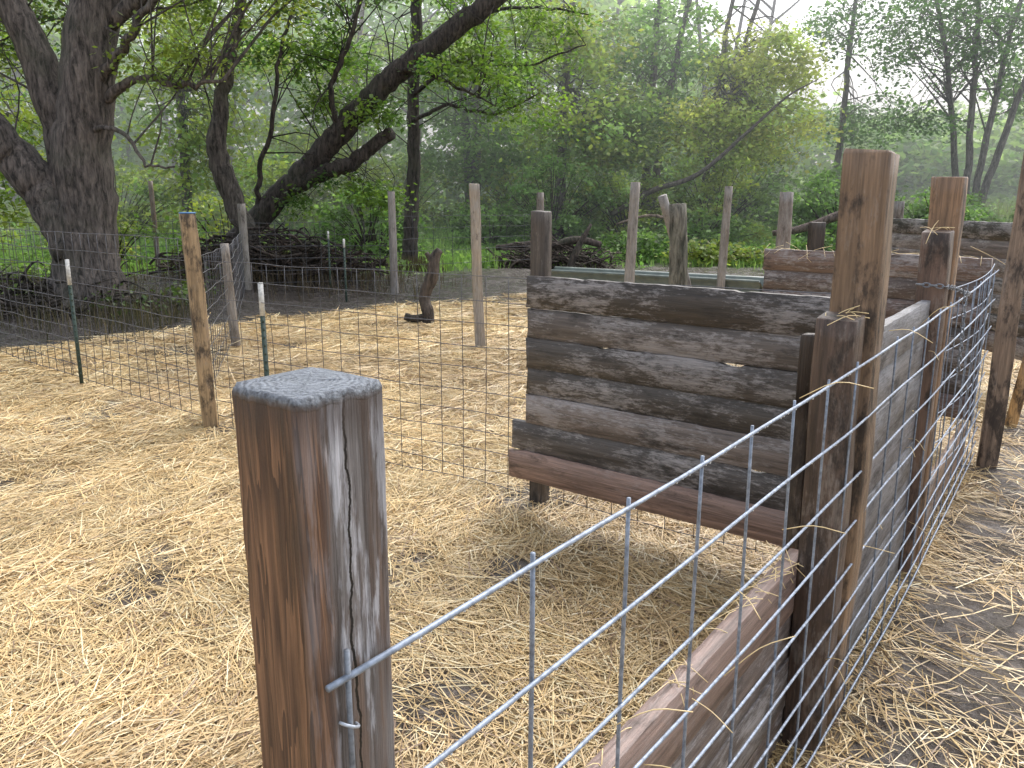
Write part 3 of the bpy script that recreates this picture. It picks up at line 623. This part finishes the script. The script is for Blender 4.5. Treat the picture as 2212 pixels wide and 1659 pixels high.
# ---------------------------------------------------------------- shrubs
def shrub(x,y,rx,rz,n,ca,cb,label,leaf=.11,lpc=60,cr=.3,ry=None):
    z=float(gh(x,y)); mb=MB(); cs=np.array([x,y,z+rz*.75])+ball(n)*np.array([rx,ry or rx*.7,rz]); cs=cs[cs[:,2]>z+.1]
    root=empty('shrub',(x,y,z))
    for c in cs[:60]:
        tube(mb,cat([(x+random.uniform(-.2,.2)*rx,y,z-.05),((x+c[0])/2,(y+c[1])/2,z+(c[2]-z)*.6),tuple(c)],3),[.022,.008],5,(.06,.045,.035),cap=False)
    mb.build('stems',m_bark,(x,y,z),0,parent=root,smooth=True)
    mb=MB(); clumps(mb,cs,cr,lpc,leaf,ca,cb); mb.build('foliage',m_leaf,(x,y,z),0,parent=root)
    tag(root,label,'shrub','shrubs around the clearing')
SH=[(-10.5,14,1.8,1.2,56,DG,YG),(-7.8,15.6,1.2,.8,36,MG,YG),(-6.1,17.5,1.3,1.0,50,MG,YG),
 (-.6,24.5,1.2,.9,50,MG,LG),(1.2,25,1.8,1.6,80,MG,LG),(3.6,25.5,1.8,1.5,80,LG,YG),(6.2,25.5,2.0,1.6,90,LG,YG),(9.4,23.5,1.7,1.4,100,MG,LG),(11.5,22,1.5,1.1,80,MG,LG),(13.5,25,1.8,1.0,60,MG,LG),(17,25,2,.9,60,MG,YG),(-3.8,22,1.6,1.2,70,MG,LG),
 (5.6,24,1.3,.7,50,MG,LG),(18,21,2,.8,60,MG,YG),(3.4,21.8,1.2,.45,40,MG,LG),(8.2,21.6,1.0,.45,38,MG,LG),(5.2,20.8,1.1,.35,34,LG,YG)]
for s_ in SH: shrub(*s_[:5],s_[5],s_[6],'leafy green shrub growing among weeds',leaf=.10 if s_[1]<18 else .14)
for (x,y,rx,rz,n_) in [(0.2,31,2.6,2.2,100),(4.2,33,2.8,2.5,100),(8.4,31,2.6,2.3,100),(11.2,28,1.9,1.5,70),(-4.2,31,2.8,1.8,80),(-8.5,29,2.8,1.6,76),(-12.5,26,2.6,1.6,76)]:
    shrub(x,y,rx,rz,n_,MG if x>3 else LG,LG if x>3 else YG,'tall leafy thicket at the misty wood edge',leaf=.19,lpc=60,cr=.5)
# ---------------------------------------------------------------- undergrowth, grass
def blades(X,Y,h,w,ca,cb):
    n=len(X); Z=gh(X,Y)-.02; a=rng.uniform(0,2*math.pi,n); l=rng.normal(0,.3,n)*h; hh=h*rng.uniform(.5,1.3,n)
    b=rng.uniform(0,2*math.pi,n); sx=np.cos(b)*w; sy=np.sin(b)*w
    A=np.stack([X-sx,Y-sy,Z],-1);B=np.stack([X+sx,Y+sy,Z],-1)
    Mx=np.stack([X+np.cos(a)*l*.4,Y+np.sin(a)*l*.4,Z+hh*.6],-1); s2=np.stack([sx*.8,sy*.8,0*sx],-1)
    Tp=np.stack([X+np.cos(a)*l,Y+np.sin(a)*l,Z+hh],-1)
    V=np.stack([A,B,Mx+s2,Mx-s2,Tp],1).reshape(-1,3); o=np.arange(n)[:,None]*5
    t=rng.random(n)[:,None]; c=(np.array(ca)*(1-t)+np.array(cb)*t)*rng.uniform(.6,1.3,n)[:,None]
    return V,o+np.array([0,1,2,3]),o+np.array([3,2,4]),np.repeat(c,5,0)
n=120000; Y=12+rng.random(n)**1.2*32; X=(rng.random(n)*2-1)*(.72*Y+2); k_=rng.random(n)<grass_mask(X,Y)*np.clip(.4+fbm(X*.7,Y*.7,30),0,1); X=X[k_];Y=Y[k_]
mb=MB(); V,Q,T,C=blades(X,Y,.14+.24*fbm(X*.4,Y*.4,31)*(Y/20)*1.2,.008*Y/14,(.23,.41,.10),(.36,.50,.16)); mb.add(V,Q,T,C)
struct(tag(mb.build('grass',m_grass),'lush green grass and weeds beyond the muddy track','grass'),'stuff')
n=4800; Y=15+rng.random(n)*24; X=(rng.random(n)*2-1)*(.72*Y+2); g=grass_mask(X,Y)*fbm(X*.5,Y*.5,40)>.38; X=X[g];Y=Y[g]
cs=np.stack([X,Y,gh(X,Y)+rng.random(len(X))**2*(.24+.9*sst(23,34,Y))+.05],-1)
mb=MB(); clumps(mb,cs,.34,30,.14,(.15,.29,.07),(.30,.43,.14)); struct(tag(mb.build('undergrowth',m_leaf),'low leafy weeds covering the ground','weeds'),'stuff')
n=7000; Y=27+rng.random(n)*14; X=rng.uniform(-14,-3,n)*Y/22; mb=MB(); V,Q,T,C=blades(X,Y,1.0*np.ones(n),.016,(.34,.36,.18),(.22,.31,.12)); mb.add(V,Q,T,C)
n=11000; Y=24+rng.random(n)*22; X=rng.uniform(12,22,n)*Y/26; V,Q,T,C=blades(X,Y,1.0*np.ones(n),.014,(.34,.36,.18),(.2,.29,.11)); mb.add(V,Q,T,C)
struct(tag(mb.build('tall_meadow_grass',m_grass),'tall pale reedy grass in the misty clearing','grass'),'stuff')
n=3400; X=rng.normal(-4.2,1.2,n); Y=rng.normal(15.0,.7,n); X[:1300]=rng.normal(-2.4,.35,1300); Y[:1300]=rng.normal(19,.4,1300)
mb=MB(); V,Q,T,C=blades(X,Y,.34*np.ones(n),.007,(.06,.045,.033),(.13,.10,.065)); mb.add(V,Q,T,C)
struct(tag(mb.build('dead_weeds',m_grass),'brown dead weeds around the fallen trunk','weeds'),'stuff')
n=3000; X=rng.uniform(-11,-4.4,n); Y=rng.normal(0,.9,n)+np.interp(X,[-11,-4],[13.8,10.6]); mb=MB(); V,Q,T,C=blades(X,Y,.28*np.ones(n),.007,(.05,.05,.03),(.12,.095,.06)); mb.add(V,Q,T,C)
n=90; X=rng.uniform(-11,-4.6,n); Y=rng.normal(0,.9,n)+np.interp(X,[-11,-4],[14.8,12.0]); clumps(mb,np.stack([X,Y,gh(X,Y)+.1+rng.random(n)*.25],-1),.22,26,.085,(.06,.10,.03),(.15,.22,.05))
struct(tag(mb.build('fence_side_weeds',m_grass),'dark weeds growing behind the wire fence','weeds'),'stuff')
# ---------------------------------------------------------------- far woodland
mb=MB(); n=4100
Y=rng.uniform(40,62,n); uu=rng.uniform(-.85,.85,n); X=uu*Y
top=np.interp(uu,[-.85,-.1,.12,.22,.31,.40,.5,.7,.85],[17,17,15,12,7.5,6.5,7,8.5,9.5])*Y/50*(.8+.4*vn(uu*14,0,3))
Z=rng.random(n)**1.0*top; 
hole=fbm(uu*14,Z*.45,50)>.30+.012*Z; hole|=Z<4; X=X[hole];Y=Y[hole];Z=Z[hole]
clumps(mb,np.stack([X,Y,Z],-1),1.35,42,.48,(.19,.31,.13),(.38,.48,.20),bright=(.65,1.35))
struct(tag(mb.build('woodland',m_leaf),'distant misty green woodland','woodland'),'stuff')
mb=MB()
for i in range(26):
    y=random.uniform(34,58); x=random.uniform(-.75,.28)*y; l=random.uniform(-.15,.15); h=random.uniform(10,16)
    tube(mb,cat([(x,y,0),(x+l*h*.4,y,h*.4),(x+l*h,y,h)],4),[.17,.12,.05],6,(.17,.16,.15),wob=.1)
    for q in range(4):
        z=random.uniform(.3,.9)*h; bx=x+l*z; s_=random.choice((-1,1)); tube(mb,[(bx,y,z),(bx+s_*1.0,y,z+.8),(bx+s_*2.2,y,z+1.9)],[.07,.05,.02],5,(.17,.16,.15),cap=False)
struct(tag(mb.build('distant_trunks',m_bark),'distant bare trunks inside the misty woodland','woodland'),'stuff')
m,nt,out=M('mist_volume'); k=N(nt); v=k.n('ShaderNodeVolumeScatter'); v.inputs['Density'].default_value=.0155; v.inputs['Color'].default_value=(.97,.99,1,1); v.inputs['Anisotropy'].default_value=.2; k.l(v.outputs[0],out.inputs['Volume'])
mb=MB(); loft(mb,[[(-90,20,z),(90,20,z),(90,130,z),(-90,130,z)] for z in (-3,19)],(1,1,1)); struct(mb.build('sky_mist',m))
# ---------------------------------------------------------------- world & light
w=bpy.data.worlds.new('World'); sc.world=w; w.use_nodes=True; nt=w.node_tree; nt.nodes.clear()
sky=nt.nodes.new('ShaderNodeTexSky'); sky.sky_type='NISHITA'; sky.sun_disc=False; sky.sun_elevation=math.radians(52); sky.sun_rotation=math.radians(35); sky.dust_density=4; sky.air_density=1.2
hs=nt.nodes.new('ShaderNodeHueSaturation'); hs.inputs['Saturation'].default_value=.42; hs.inputs['Value'].default_value=2.5
bg=nt.nodes.new('ShaderNodeBackground'); bg.inputs[1].default_value=.15; ou=nt.nodes.new('ShaderNodeOutputWorld')
nt.links.new(sky.outputs[0],hs.inputs['Color']); nt.links.new(hs.outputs[0],bg.inputs[0]); nt.links.new(bg.outputs[0],ou.inputs[0])
sl=bpy.data.lights.new('sun','SUN'); sl.energy=.7; sl.angle=math.radians(50); sl.color=(1,.98,.96); so=bpy.data.objects.new('sun',sl); COL.objects.link(so)
el=math.radians(52); az=math.radians(35)
dirv=Vector((math.sin(az)*math.cos(el),math.cos(az)*math.cos(el),math.sin(el))); so.rotation_euler=dirv.to_track_quat('Z','Y').to_euler()
# ---------------------------------------------------------------- camera
cam=bpy.data.cameras.new('camera'); cam.lens=28.27; cam.sensor_width=36; cam.clip_end=2000; cam.clip_start=.02
co=bpy.data.objects.new('camera',cam); COL.objects.link(co); co.location=(0,0,1.6); co.rotation_euler=(math.radians(90-12.8),0,0); sc.camera=co
sc.view_settings.view_transform='Standard'; sc.view_settings.look='None'; sc.view_settings.exposure=0
